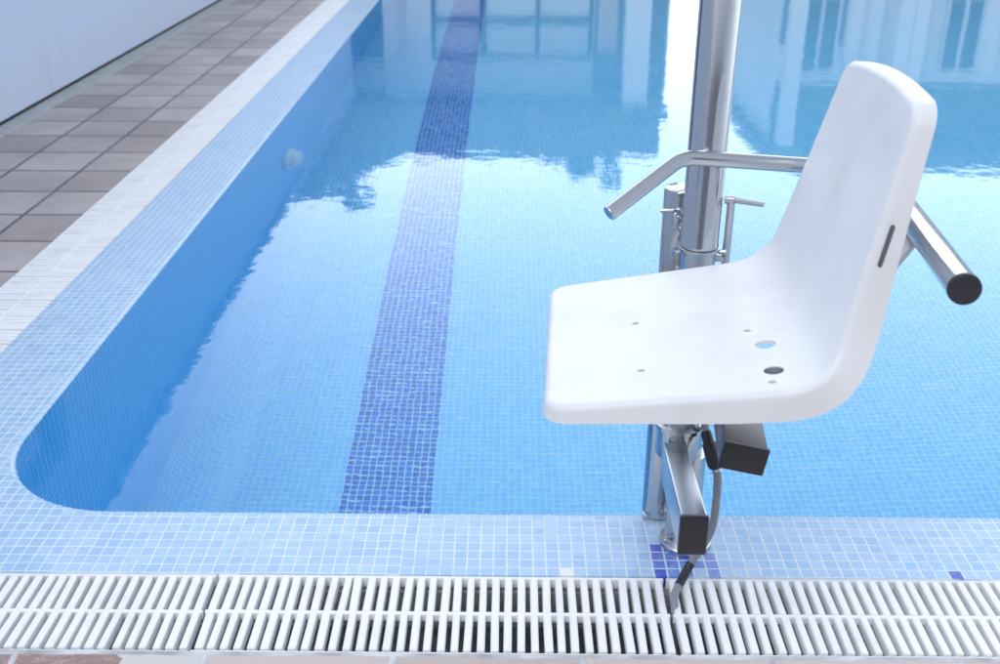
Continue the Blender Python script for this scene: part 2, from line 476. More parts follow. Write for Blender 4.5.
# pale strip at the foot of the wall with an uneven edge
xs = -2.40; n = 240; prev = None
for i in range(n + 1):
    y = -4 + 21.5 * i / n
    w = .012 * (random.random() - .5) + .012 * sin(y * 2.1)
    a = bm.verts.new((-2.497, y, .006)); b = bm.verts.new((xs + w, y, .004)); c = bm.verts.new((xs + w + .004, y, -.002))
    if prev:
        bm.faces.new((prev[0], prev[1], b, a)); bm.faces.new((prev[1], prev[2], c, b))
    prev = (a, b, c)
tag(obj('path_strip', bm, M['strip']), kind='structure')

# ------------------------------------------------------------------ overflow grates
def grate_bm(length, seed, drop=(), sw=.0142):
    """slats across a panel lying along +x, from x=0 to length, y=0..GW, top at z=0"""
    rnd = random.Random(seed)
    bm = bmesh.new(); pitch = .0235; n = int(length / pitch)
    p = length / n; W = GW - .006
    for i in range(n):
        for h, (a, b) in enumerate(((.003, W / 2 - .002), (W / 2 + .002, W))):
            if (i, h) in drop: continue
            x = (i + .5) * p + rnd.uniform(-.0009, .0009); w = sw / 2 + rnd.uniform(-.0006, .0004)
            sk = rnd.uniform(-.0014, .0014) * (2.6 if rnd.random() < .12 else 1)
            z = rnd.uniform(-.0016, 0)
            Mx = Matrix(((1, sk / .1, 0, 0), (0, 1, 0, 0), (0, 0, 1, 0), (0, 0, 0, 1)))
            box(bm, (x - w - sk, a, -.026), (x + w - sk, b, z), .0022, 1, Mx)
    return bm
def rails_bm(length):
    bm = bmesh.new(); W = GW - .006
    box(bm, (.0012, W / 2 - .0045, -.020), (length - .0012, W / 2 + .0045, -.0022), .0015, 1)
    return bm
def edge_bm(length):
    bm = bmesh.new(); W = GW - .006
    box(bm, (.0012, W - .004, -.024), (length - .0012, W + .003, -.0015), .001, 1)
    box(bm, (.0012, .0, -.024), (length - .0012, .005, -.007), .001, 1)
    return bm
def add_grate(loc, rz, length, seed, label, group, data=None, drop=(), sw=.0142):
    t = thing('gutter_grate', label, 'drain grate', loc, rz, group)
    if data is None:
        a = obj('slats', grate_bm(length, seed, drop, sw), M['grate'], t, world=False)
        b = obj('centre_rib', rails_bm(length), M['grate'], t, world=False)
        c = obj('edge_rail', edge_bm(length), M['grate'], t, world=False)
        return t, (a, b, c)
    for q in data:
        c = q.copy(); COL.objects.link(c); c.parent = t
    return t, data
gy = gy0 + .0035
G1 = 'white slatted grates along the near pool edge'
G2 = 'white slatted grates along the side path'
add_grate((GX + .003, gy, .001), 0, .832, 1, 'white slatted gutter grate at the near left corner of the pool', G1)
add_grate((-.561, gy, .0025), radians(-.12), .862, 2, 'white slatted gutter grate ending under the grey hose', G1, drop=())
add_grate((.305, gy, .001), radians(.1), .866, 3, 'white slatted gutter grate that the grey hose dips into, beside the blue tiles', G1)
add_grate((1.174, gy, .002), 0, .866, 4, 'white slatted gutter grate farthest right along the near pool edge', G1)
d = None; k = 0; y = gy0 + .003
kinds = []
ordn = ['nearest', 'second', 'third', 'fourth', 'fifth', 'sixth', 'seventh', 'eighth', 'ninth', 'tenth', 'eleventh', 'twelfth', 'thirteenth', 'fourteenth', 'fifteenth']
while y < PY1 - .3:
    # local x runs along +Y after a quarter turn; local +y then points to -X
    t, q = add_grate((GX - .003 + random.uniform(-.001, .001), y, .001 + random.uniform(0, .002)), pi / 2 + radians(random.uniform(-.1, .1)), .862, 20 + k,
                     f'{ordn[k]} white slatted grate of the run beside the brown path, counted from the near corner', G2, data=kinds[k % 2] if k >= 2 else None, sw=.0188)
    if k < 2: kinds.append(q)
    y += .866; k += 1

# ------------------------------------------------------------------ white wall building on the left
WX = -2.51; WH = 2.40
t = thing('white_building', 'low white rendered building with a plinth line standing along the brown path', 'building', (WX - 3, 6, 0))
bm = bmesh.new()
wy0, wy1 = 3.6, 5.2          # window near the frame's edge
box(bm, (WX - 6, -5, .018), (WX - .2, 17, WH))
box(bm, (WX - .199, -5, .018), (WX, wy0, WH)); box(bm, (WX - .199, wy1, .018), (WX, 17, WH))
box(bm, (WX - .199, wy0 + .0005, .018), (WX, wy1 - .0005, .58)); box(bm, (WX - .199, wy0 + .0005, 1.9), (WX, wy1 - .0005, WH))
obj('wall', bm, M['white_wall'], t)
bm = bmesh.new(); box(bm, (WX + .0005, -5, .022), (WX + .016, 17, .31), .004, 2)
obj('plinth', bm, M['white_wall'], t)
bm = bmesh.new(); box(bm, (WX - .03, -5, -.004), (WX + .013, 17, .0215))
obj('base_gap_shadow', bm, M['gap'], t)  # dark strip standing in for the shadow in the gap below the wall
bm = bmesh.new(); box(bm, (WX - 6.05, -5.05, WH + .001), (WX + .04, 17.05, WH + .07), .006)
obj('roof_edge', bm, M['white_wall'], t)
bm = bmesh.new()
for a, b in (((WX - .12, wy0 + .001, .581), (WX - .07, wy0 + .05, 1.899)), ((WX - .12, wy1 - .05, .581), (WX - .07, wy1 - .001, 1.899)),
             ((WX - .12, wy0 + .051, .581), (WX - .07, wy1 - .051, .63)), ((WX - .12, wy0 + .051, 1.85), (WX - .07, wy1 - .051, 1.899))):
    box(bm, a, b)
w = obj('window', bm, M['frame'], t)
bm = bmesh.new(); box(bm, (WX - .10, wy0 + .051, .631), (WX - .09, wy1 - .051, 1.849)); obj('pane', bm, M['glass'], w)

# ------------------------------------------------------------------ far clubhouse, seen in the water's reflection
FY = 20.
def wpane(t, x0, x1, z0, z1, y, fm, gm, bars=0, hb=0):
    bm = bmesh.new(); e = .05
    box(bm, (x0, y - .04, z0), (x0 + e, y + .02, z1)); box(bm, (x1 - e, y - .04, z0), (x1, y + .02, z1))
    box(bm, (x0 + e, y - .039, z0), (x1 - e, y + .02, z0 + e)); box(bm, (x0 + e, y - .039, z1 - e), (x1 - e, y + .02, z1))
    for i in range(bars):
        xx = x0 + (x1 - x0) * (i + 1) / (bars + 1); box(bm, (xx - .035, y - .041, z0 + e), (xx + .035, y + .019, z1 - e))
    w = obj('window', bm, fm, t)
    bm = bmesh.new(); box(bm, (x0 + e, y + .021, z0 + e), (x1 - e, y + .03, z1 - e)); obj('pane', bm, gm, w)
t = thing('clubhouse', 'single storey white building with a dark overhanging roof, mirrored at the lane', 'building', (0, FY + 4, 0))
bm = bmesh.new()
# walls as pieces round the openings
zs = 3.15
box(bm, (-5.2, FY, 0), (-3.25, FY + 8, zs)); box(bm, (-3.249, FY + .5, 0), (-2.35, FY + 8, zs)); box(bm, (-2.349, FY, 0), (-1.47, FY + 8, zs))
box(bm, (-1.469, FY + .3, 0), (1.52, FY + 8, zs)); box(bm, (1.521, FY, 0), (2.9, FY + 8, zs))
box(bm, (-1.469, FY, 2.5), (1.52, FY + .299, zs))
obj('wall', bm, M['white_wall2'], t)
bm = bmesh.new()
box(bm, (-5.5, FY - .9, 3.16), (2.85, FY + 8.3, 3.42)); box(bm, (-5.3, FY - .7, 3.421), (2.75, FY + 8.2, 4.15))
obj('roof', bm, M['roof'], t)
bm = bmesh.new()
gv = [[bm.verts.new(p) for p in ((-6.4, yy, 4.15), (-1.9, yy, 4.15), (-3.7, yy, 5.05), (-5.4, yy, 5.2))] for yy in (FY - .5, FY + 6)]
bm.faces.new(gv[0]); bm.faces.new(gv[1][::-1])
for k in range(4): bm.faces.new((gv[0][k], gv[1][k], gv[1][(k + 1) % 4], gv[0][(k + 1) % 4]))
bmesh.ops.recalc_face_normals(bm, faces=bm.faces[:]); obj('gable_roof', bm, M['roof'], t)
bm = bmesh.new(); box(bm, (-3.24, FY + .45, 0), (-2.36, FY + .499, 2.6)); obj('door', bm, M['grey_wall'], t)
wpane(t, -1.45, -.52, 0, 1.80, FY + .2, M['frame'], M['curtain']); wpane(t, -.51, 1.50, 0, 1.80, FY + .2, M['frame'], M['curtain'], 1)
wpane(t, -1.45, -.52, 1.83, 2.49, FY + .2, M['frame'], M['curtain']); wpane(t, -.51, 1.50, 1.83, 2.49, FY + .2, M['frame'], M['curtain'], 1)
for x in (2.25,):
    bm = bmesh.new(); box(bm, (x - .22, FY - .8, 0), (x + .22, FY - .4, 3.155), .01); obj('pillar', bm, M['white_wall2'], t)
bm = bmesh.new(); box(bm, (1.53, FY - .03, 0), (2.85, FY - .002, 3.1)); obj('wall_panel', bm, M['grey_wall'], t)
bm = bmesh.new(); box(bm, (1.6, FY - .08, 1.2), (1.95, FY - .031, 2.3), .01); obj('awning_box', bm, M['peach'], t)
bm = bmesh.new(); box(bm, (-2.1, FY - .06, .0), (-1.95, FY - .002, 2.4)); obj('drainpipe', bm, M['wframe'], t)

t = thing('terrace_house', 'two storey pale house with pillars and shuttered windows, mirrored right of the steel mast', 'building', (9, FY + 4, 0))
bm = bmesh.new(); box(bm, (4.9, FY, 0), (16, FY + 7, 4.0)); obj('wall', bm, M['white_wall2'], t)
bm = bmesh.new(); box(bm, (4.7, FY - .7, 4.001), (16.3, FY + 7.2, 4.25)); box(bm, (5.2, FY, 4.251), (15.8, FY + 6.8, 4.6)); obj('roof', bm, M['roof'], t)
bm = bmesh.new(); box(bm, (4.95, FY - .03, 2.9), (15.9, FY - .002, 3.95)); box(bm, (4.95, FY - .03, 0), (6.6, FY - .002, 2.2)); obj('wall_panel', bm, M['grey_wall'], t)
for x in (5.1, 7.0, 7.25, 10.0, 12.2):
    bm = bmesh.new(); box(bm, (x - .14, FY - .65, 0), (x + .14, FY - .35, 3.995), .01); obj('pillar', bm, M['white_wall2'], t)
for x in (5.3, 6.1, 7.9, 9.0, 10.6, 13):
    wpane(t, x, x + .7, 1.3, 2.7, FY - .06, M['wframe'], M['curtain'] if x in (6.1, 9.0, 13) else M['glass'], 1)

t = thing('rear_light_blocker', 'unseen grey building with dark windows, added behind the viewer to darken the steel mast', 'building', (0, -9, 0))  # unseen block added to darken the steel's reflections and light from behind
bm = bmesh.new(); box(bm, (-9, -14, 0), (9, -8, 3.6)); obj('wall', bm, M['grey_wall'], t)
bm = bmesh.new(); box(bm, (-9.3, -14.3, 3.601), (9.3, -7.6, 3.8)); obj('roof', bm, M['roof'], t)
for x in (-7, -4.2, -1.4, 1.4, 4.2):
    bm = bmesh.new(); box(bm, (x, -7.999, .9), (x + 1.3, -7.95, 2.4)); w = obj('window', bm, M['wframe'], t)
    bm = bmesh.new(); box(bm, (x + .07, -7.949, .97), (x + 1.23, -7.94, 2.33)); obj('pane', bm, M['glass'], w)
sheet('rear_deck', [(-9, 14, -8, -4)], -.001, M['deck'])

# trees rising behind the roof
def tree(name, label, loc, h, cr, cz, seed, n=2600, group=None):
    rnd = random.Random(seed)
    t = thing(name, label, 'tree', loc, 0, group)
    x, y, _ = loc
    bm = bmesh.new()
    top = Vector((x, y, cz))
    tube(bm, smooth_path([(x, y, -.05), (x + .08, y, h * .3), (x - .05, y, cz)], 5), [.16 - .09 * i / 10 for i in range(11)], 10)
    clumps = []
    for i in range(16):
        a = rnd.uniform(0, 2 * pi); r = cr * sqrt(rnd.random()) * .85; z = cz + rnd.uniform(-.5, .5) * (h - cz) * 1.5
        c = Vector((x + r * cos(a), y + r * sin(a), z)); clumps.append((c, cr * rnd.uniform(.22, .42)))
        tube(bm, [Vector((x, y, cz * .72)), (Vector((x, y, cz * .8)) + c) / 2, c], [.05, .03, .012], 6)
    obj('trunk', bm, M['bark'], t)
    bm = bmesh.new()
    for i in range(n):
        c, r = rnd.choice(clumps)
        d = Vector((rnd.gauss(0, 1), rnd.gauss(0, 1), rnd.gauss(0, .8))).normalized() * r * rnd.uniform(.4, 1.05)
        p = c + d; s = rnd.uniform(.05, .11)
        u = Vector((rnd.gauss(0, 1), rnd.gauss(0, 1), rnd.gauss(0, 1))).normalized(); w, q = frame_of(u)
        bm.faces.new([bm.verts.new(p + w * s), bm.verts.new(p + q * s * .5), bm.verts.new(p - w * s), bm.verts.new(p - q * s * .5)])
    obj('crown', bm, M['leaf'], t)
TG = 'trees behind the far roof'
tree('leafy_tree', 'round green tree rising behind the far roof, mirrored as the middle blotch', (2.1, 29.5, 0), 8.0, 1.25, 6.3, 3, group=TG)
tree('leafy_tree', 'narrow green tree mirrored at the left end of the dark roof', (-4.6, 29.5, 0), 8.9, .8, 7.0, 5, group=TG)
tree('leafy_tree', 'broad green tree mirrored beside the white wall at the far left', (-5.6, 29, 0), 7.7, 1.5, 6.3, 9, 4200, group=TG)

# ------------------------------------------------------------------ white fitting on the pool wall
t = thing('wall_light', 'round white fitting on the underwater left wall of the pool', 'pool light', (PX0, 5.3, -.72))
bm = bmesh.new(); lathe(bm, (PX0 + .0005, 5.3, -.72), [(.125, 0), (.13, .012), (.125, .022), (.105, .028)], 32, (1, 0, 0)); obj('collar', bm, M['fitting'], t, 50)
bm = bmesh.new(); lathe(bm, (PX0 + .029, 5.3, -.72), [(.100, 0), (.100, .022), (.09, .036), (.065, .046), (.03, .05)], 32, (1, 0, 0)); obj('lens', bm, M['fitting'], t, 50)

# ------------------------------------------------------------------ pool lift
LX, LY = .338, 1.78
lift = thing('pool_lift', 'steel pool lift with a white moulded seat standing on the near pool edge', 'pool lift', (LX, LY, 0))
def part(name, bm, m, parent=lift, smooth=40, label=None):
    o = obj(name, bm, m, parent, smooth)
    if label: o['label'] = label
    return o
# base
bm = bmesh.new(); lathe(bm, (LX + .020, LY - .012, .005), [(.052, 0), (.052, .008), (.049, .0115), (.044, .012)], 40); base_fl = part('base_flange', bm, M['steel_dull'])
for a in (25, 115, 205, 295):
    bm = bmesh.new()
    lathe(bm, (LX + .020 + .044 * cos(radians(a)), LY - .012 + .044 * sin(radians(a)), .0165), [(.006, 0), (.006, .005), (.003, .007)], 6)
    part('bolt', bm, M['steel_dull'], base_fl)
# outer sleeve with ring
bm = bmesh.new(); lathe(bm, (LX + .014, LY - .004, .017), [(.034, 0), (.034, .195)], 48); part('column', bm, M['steel'])
bm = bmesh.new(); lathe(bm, (LX - .006, LY, .205), [(.040, 0), (.045, .006), (.045, .062)], 48); sl = part('outer_sleeve', bm, M['steel'])
bm = bmesh.new(); lathe(bm, (LX - .006, LY, .268), [(.0455, 0), (.0495, .002), (.0495, .010), (.0455, .012), (.036, .0125)], 48); part('ring', bm, M['steel'], sl)
# lower mast (slightly narrower), upper mast
bm = bmesh.new(); lathe(bm, (LX, LY, .272), [(.0305, 0), (.0305, .368)], 48); part('lower_mast', bm, M['steel_dull'])
bm = bmesh.new(); lathe(bm, (LX, LY, .638), [(.031, 0), (.0345, .001), (.0345, .006), (.0335, .008), (.0335, 1.25), (.030, 1.256), (.0, 1.258)], 56); mast = part('mast', bm, M['steel'])
bm = bmesh.new(); lathe(bm, (LX, LY, .630), [(.0345, 0), (.0365, .001), (.0365, .0065), (.0345, .0075)], 48); col = part('collar', bm, M['steel_dull'], mast)
for sx in (-1, 1):
    bm = bmesh.new()
    lathe(bm, (LX + sx * .034, LY - .006, .628), [(.004, 0), (.004, .006), (.0085, .0062), (.0085, .012), (.006, .014)], 16, (sx, -.25, 0)); part('knob', bm, M['steel'], col)
# rear post
RX, RY = .315, 1.866
bm = bmesh.new(); lathe(bm, (RX, RY, .012), [(.033, 0), (.033, .700), (.031, .706), (.026, .708)], 48); rp = part('rear_post', bm, M['steel'])
bm = bmesh.new(); box(bm, (.2815, 1.838, .0068), (.330, 1.870, .0165), .0015); part('foot_plate', bm, M['steel_dull'], rp)
bm = bmesh.new(); box(bm, (RX - .020, RY - .041, .655), (RX - .002, RY - .031, .690), .002, 2)
tube(bm, bend_path([(RX - .016, RY - .044, .682), (RX - .016, RY - .052, .664), (RX - .008, RY - .048, .650), (RX - .004, RY - .042, .668)], .005), .003, 8)
tube(bm, [(RX - .042, RY - .03, .684), (RX - .012, RY - .036, .687)], .004, 10); tube(bm, [(RX - .012, RY - .03, .715), (RX + .014, RY - .03, .722)], .0065, 10)
lathe(bm, (RX - .012, RY - .042, .674), [(.007, 0), (.007, .006), (.004, .008)], 14, (0, -1, 0)); part('latch', bm, M['steel'], rp)
# clamps joining post and mast
for z in (.40, .70):
    bm = bmesh.new(); box(bm, (LX - .012, LY + .024, z), (LX + .006, RY - .028, z + .022), .002); part('clamp', bm, M['steel_dull'], rp)
# thin bracket beside the sleeve
bm = bmesh.new(); box(bm, (.3315, 1.835, .0068), (.3365, 1.862, .085), .001); part('guide_bracket', bm, M['steel_dull'])
# support arm (rectangular tube) reaching towards the viewer
bm = bmesh.new(); box(bm, (.293, 1.502, .181), (.339, LY - .040, .255), .004, 3); sa = part('support_arm', bm, M['steel_dull'], smooth=35)
bm = bmesh.new(); box(bm, (.2915, 1.490, .1795), (.3405, 1.5015, .2565), .003, 2); part('end_cap', bm, M['black_cap'], sa)
# control lever rod and handle
bm = bmesh.new(); tube(bm, [(.386, 1.775, .285), (.387, 1.778, .727)], .0072, 18); lv = part('control_rod', bm, M['steel_dull'])
bm = bmesh.new(); tube(bm, [(.377, 1.782, .723), (.392, 1.776, .724)], .0075, 14); tube(bm, [(.392, 1.776, .724), (.436, 1.745, .726)], [.0055, .0042], 14); part('handle', bm, M['steel_dull'], lv)
for z in (.30, .61):
    bm = bmesh.new(); box(bm, (LX + .028, LY - .008, z), (.383, LY + .004, z + .012), .002); part('rod_bracket', bm, M['steel_dull'], lv)
# hose and connector
HP = [(.370, 1.765, .31), (.374, 1.725, .275), (.390, 1.69, .225), (.391, 1.672, .170), (.384, 1.662, .105), (.352, 1.645, .052), (.330, 1.622, .024), (.313, 1.592, .010), (.3115, 1.566, -.012), (.312, 1.55, -.05), (.314, 1.54, -.11)]
bm = bmesh.new(); tube(bm, smooth_path(HP, 8), .0076, 16); hs = part('water_hose', bm, M['hose'])
bm = bmesh.new(); tube(bm, smooth_path(HP, 8)[41:52], .0086, 16); part('black_tape', bm, M['black_cap'], hs)
bm = bmesh.new(); c0, c1 = Vector(HP[1]), Vector(HP[2]); dd = (c1 - c0).normalized()
lathe(bm, c0 - dd * .012, [(.009, 0), (.0105, .004), (.0105, .022), (.0135, .024), (.0145, .052), (.0145, .066), (.011, .072), (.0075, .073)], 24, dd); cn = part('hose_connector', bm, M['black_cap'], hs)
bm = bmesh.new(); lathe(bm, c0 + dd * .0615, [(.0078, 0), (.0095, .001), (.0095, .006), (.0075, .007)], 20, dd); part('clip', bm, M['steel'], hs)
# dark box beneath the seat, turned a little
Mb = Matrix.Translation((.394, 1.56, .372)) @ Matrix.Rotation(radians(-6), 4, 'Z') @ Matrix.Rotation(radians(9), 4, 'Y')
bm = bmesh.new(); box(bm, (-.036, -.060, -.023), (.036, .10, .023), .003, 2, Mb); bx = part('control_box', bm, M['dark_box'], smooth=35)
bm = bmesh.new(); box(bm, (-.038, -.0695, -.0255), (.038, -.0605, .0255), .003, 2, Mb); part('box_cover', bm, M['black_cap'], bx)

# ---- seat shell: rounded pan in (s, b, n), bent along a side profile
P = dict(ox=.0571, oy=1.4671, oz=.6003, yaw=-.0469, tilt=.1486, roll=-.0411, W0=.4706, W1=.523, W2=.374, L=.3161, R=.0756, beta=.38, B=.3126)
yaw, tilt, roll = P['yaw'], P['tilt'], P['roll']
Ax = Vector((cos(yaw) * cos(tilt), sin(yaw) * cos(tilt), sin(tilt))); Bx = Vector((-sin(yaw), cos(yaw), 0)); Nx = Ax.cross(Bx)
Bx = Bx * cos(roll) + Nx * sin(roll); Nx = Ax.cross(Bx)
ORG = Vector((P['ox'], P['oy'], P['oz']))
ang = pi / 2 - P['beta']; Sarc = P['R'] * ang; STOT = P['L'] + Sarc + P['B']
def sp(s, b, n):
    """pan space -> world"""
    Lq, Rq = P['L'], P['R']
    if s <= Lq: a, z, tx, tz = s, 0, 1, 0
    elif s <= Lq + Sarc:
        th = (s - Lq) / Rq; a, z, tx, tz = Lq + Rq * sin(th), Rq * (1 - cos(th)), cos(th), sin(th)
    else:
        a0, z0 = Lq + Rq * sin(ang), Rq * (1 - cos(ang)); q = s - Lq - Sarc
        a, z, tx, tz = a0 + q * cos(ang), z0 + q * sin(ang), cos(ang), sin(ang)
    a += -tz * n; z += tx * n
    return ORG + Ax * a + Bx * b + Nx * z
def width(s):
    sb = P['L'] + Sarc / 2
    if s < sb: return P['W0'] + (P['W1'] - P['W0']) * max(0, s) / sb
    t = (s - sb) / (STOT - sb)
    return P['W1'] + (P['W2'] - P['W1']) * max(0, min(1, t)) ** .6 if t > .12 else P['W1'] + (P['W2'] - P['W1']) * .12 ** .6 * max(0, t) / .12
def rimd(s):
    q = s / STOT
    for (a, x), (b, y) in zip(((0, .022), (.35, .040), (.6, .044), (1, .024)), ((.35, .040), (.6, .044), (1, .024), (9, .024))):
        if q <= b: return x + (y - x) * max(0, (q - a)) / (b - a)
    return .024
def pan(thick_in=0.):
    RE = .011                       # edge rounding
    rc0, rc1 = .024, .020           # plan corner radii front / top
    srows = []
    nr = 14
    for i in range(nr + 1): srows.append(rc0 * (1 - cos(pi / 2 * i / nr)))
    m = 44
    for i in range(1, m): srows.append(rc0 + (STOT - rc0 - rc1) * i / m)
    for i in range(nr + 1): srows.append(STOT - rc1 * (1 - sin(pi / 2 * i / nr)))
    ncol = 30
    rows = []
    for s in srows:
        w = width(s) / 2 - RE
        if s < rc0: w += -rc0 + sqrt(max(0, rc0 ** 2 - (rc0 - s) ** 2))
        if s > STOT - rc1: w += -rc1 + sqrt(max(0, rc1 ** 2 - (s - (STOT - rc1)) ** 2))
        rows.append([(s, -w + 2 * w * j / ncol) for j in range(ncol + 1)])
    return rows
rows = pan()
bm = bmesh.new(); RE = .011
ss = lambda s, b=0: (RE + s * (STOT - 2 * RE) / STOT) - .014 * (2 * b / P['W2']) ** 2 * max(0, (s - .8 * STOT) / (.2 * STOT)) + .004 * max(0, (s - .8 * STOT) / (.2 * STOT))
dish = lambda s, b: -.006 * max(0, 1 - (2 * b / width(s)) ** 2) * min(1, s / .08) * min(1, (STOT - s) / .08)
grid = [[bm.verts.new(sp(ss(s, b), b, dish(s, b))) for s, b in r] for r in rows]
for a, b in zip(grid, grid[1:]):
    for j in range(len(a) - 1): bm.faces.new((a[j], a[j + 1], b[j + 1], b[j]))
nR, nC = len(rows), len(rows[0])
loop = [(0, j) for j in range(nC)] + [(i, nC - 1) for i in range(1, nR)] + [(nR - 1, j) for j in range(nC - 2, -1, -1)] + [(i, 0) for i in range(nR - 2, 0, -1)]
pl = [(ss(rows[i][j][0], rows[i][j][1]), rows[i][j][1]) for i, j in loop]
def onorm(k):
    a = pl[k - 1]; b = pl[(k + 1) % len(pl)]
    dx, dy = b[0] - a[0], b[1] - a[1]; l = math.hypot(dx, dy) or 1
    return (dy / l * 1, -dx / l * 1)
cs = sum(p[0] for p in pl) / len(pl)
nrm = [onorm(k) for k in range(len(pl))]
if sum((p[0] - cs) * n[0] + p[1] * n[1] for p, n in zip(pl, nrm)) < 0: nrm = [(-a, -b) for a, b in nrm]
prev = [grid[i][j] for i, j in loop]
steps = [(RE * sin(a), -RE * (1 - cos(a))) for a in (pi / 8, pi / 4, 3 * pi / 8, pi / 2)] + [('rim', .5), ('rim', .85), ('rim', 1.)]
for st in steps:
    cur = []
    for (s, b), (nx, ny) in zip(pl, nrm):
        if st[0] == 'rim':
            D = rimd(s) * st[1]; D = max(D, RE + .003); o_, z_ = RE + .003 * st[1], -(RE + (rimd(s) - RE) * st[1])
        else: o_, z_ = st
        cur.append(bm.verts.new(sp(s + nx * o_, b + ny * o_, z_)))
    K = len(pl)
    for k in range(K):
        bm.faces.new((prev[k], cur[k], cur[(k + 1) % K], prev[(k + 1) % K]))
    prev = cur
bmesh.ops.recalc_face_normals(bm, faces=bm.faces[:])
nz = sum((f.normal.z for f in bm.faces if f.calc_center_median().x < .3 and f.normal.z ** 2 > .5))
if nz < 0: bmesh.ops.reverse_faces(bm, faces=bm.faces[:])
seat = part('seat', bm, M['seat'], smooth=180)
md = seat.modifiers.new('s', 'SOLIDIFY'); md.thickness = .005; md.offset = -1; md.use_rim = True
# holes: bolts and drains are cut right through the shell
def cutter():
    bm = bmesh.new()
    for s, b, r in HOLES:
        c = sp(s, b, 0); nn = (sp(s, b, .01) - c).normalized()
        lathe(bm, c - nn * .03, [(r, 0), (r, .06)], 28, nn)
    # slot through the near side flange of the backrest
    s0, s1, n0, r = SLOT
    n = 12; ia, ib = [], []
    for q in range(2 * n):
        a = pi * q / (n - 1) if q < n else pi + pi * (q - n) / (n - 1)
        ps = (s1 - r if q < n else s0 + r) + r * sin(a); pn = n0 + r * cos(a)
        ia.append(bm.verts.new(sp(ps, -.19, pn))); ib.append(bm.verts.new(sp(ps, -.30, pn)))
    K = len(ia)
    for k in range(K): bm.faces.new((ib[k], ib[(k + 1) % K], ia[(k + 1) % K], ia[k]))
    bm.faces.new(ia); bm.faces.new(ib[::-1])
    bmesh.ops.recalc_face_normals(bm, faces=bm.faces[:])
    return bm
HOLES = [(.138, .038, .0055), (.1365, -.140, .0055), (.298, -.036, .0055), (.303, -.222, .0055), (.315, -.093, .0145), (.311, -.185, .0135)]
SLOT = (.512, .566, -.017, .0030)
cm = bpy.data.meshes.new('cut'); b_ = cutter(); b_.to_mesh(cm); b_.free()
cut = bpy.data.objects.new('cut', cm); COL.objects.link(cut)
bpy.context.view_layer.update()
cut.matrix_world = Matrix.Identity(4)
bo = seat.modifiers.new('b', 'BOOLEAN'); bo.operation = 'DIFFERENCE'; bo.solver = 'EXACT'; bo.object = cut
bpy.context.view_layer.update()
dg = bpy.context.evaluated_depsgraph_get()
me = bpy.data.meshes.new_from_object(seat.evaluated_get(dg))
seat.modifiers.clear(); seat.data = me
for p in me.polygons: p.use_smooth = True
me.set_sharp_from_angle(angle=radians(38))
bpy.data.objects.remove(cut)

bm = bmesh.new(); s0, s1, n0, r = SLOT; ia, ib = [], []
for q in range(24):
    a = pi * q / 11 if q < 12 else pi + pi * (q - 12) / 11
    ps = (s1 - r if q < 12 else s0 + r) + (r - .0002) * sin(a); pn = n0 + (r - .0002) * cos(a)
    hb_ = -(width(ps) / 2 + .001)
    ia.append(bm.verts.new(sp(ps, hb_ + .02, pn))); ib.append(bm.verts.new(sp(ps, hb_, pn)))
for k in range(24): bm.faces.new((ib[k], ib[(k + 1) % 24], ia[(k + 1) % 24], ia[k]))
bm.faces.new(ia); bm.faces.new(ib[::-1]); bmesh.ops.recalc_face_normals(bm, faces=bm.faces[:])
part('slot_lining', bm, M['slot'], seat, smooth=None)
for s_, b_h, r_ in HOLES:
    if r_ > .01 and b_h > -.15: continue
    c_ = sp(s_, b_h, dish(s_, b_h)); nn = (sp(s_, b_h, .01) - sp(s_, b_h, 0)).normalized(); q = r_ - .0004
    bm = bmesh.new(); lathe(bm, c_ - nn * .004, [(q, 0), (q, .0018), (q * .7, .0026)], 24, nn)
    if r_ > .01: part('hole_plug', bm, M['black_cap'], seat)
    else: part('screw', bm, M['screw'], seat)
# seat carrier below the shell
def spb(s, b, n): return sp(s, b, n)
bm = bmesh.new()
for b in (-.16, .04):
    a0, a1 = spb(.09, b, -.022), spb(.33, b, -.022)
    tube(bm, [a0, a1], .010, 14)
tube(bm, [spb(.12, -.16, -.03), spb(.12, .17, -.036)], .011, 14); tube(bm, [spb(.235, -.16, -.03), spb(.235, .17, -.036)], .011, 14)
part('seat_frame', bm, M['steel_dull'])
bm = bmesh.new(); box(bm, (LX - .03, LY - .115, .52), (LX + .03, LY - .028, .565), .003); box(bm, (LX - .041, LY - .042, .50), (LX + .041, LY + .041, .575), .012); part('seat_bracket', bm, M['steel_dull'])
# bar behind the back with a black end cap, far armrest
B0, B1 = Vector((.635, 1.70, .765)), Vector((.5525, 1.195, .802))
bm = bmesh.new(); tube(bm, [B0, B1], .0195, 32); bar = part('back_bar', bm, M['steel'])
dB = (B1 - B0).normalized()
bm = bmesh.new(); lathe(bm, B1 - dB * .001, [(.0200, 0), (.0205, .002), (.0200, .006), (.0165, .0075)], 32, dB); part('end_cap', bm, M['black_cap'], bar)
bm = bmesh.new(); tube(bm, bend_path([(.625, 1.69, .792), (.50, 1.700, .808), (.283, 1.700, .822), (.160, 1.625, .750)], .06, 10), .0128, 24); ar = part('armrest', bm, M['steel'])
de = (Vector((.160, 1.625, .750)) - Vector((.283, 1.70, .822))).normalized()
bm = bmesh.new(); lathe(bm, Vector((.160, 1.625, .750)), [(.0122, 0), (.0118, .0015), (.0095, .0022), (.004, .0024)], 24, de); part('end_cap', bm, M['steel_dull'], ar)
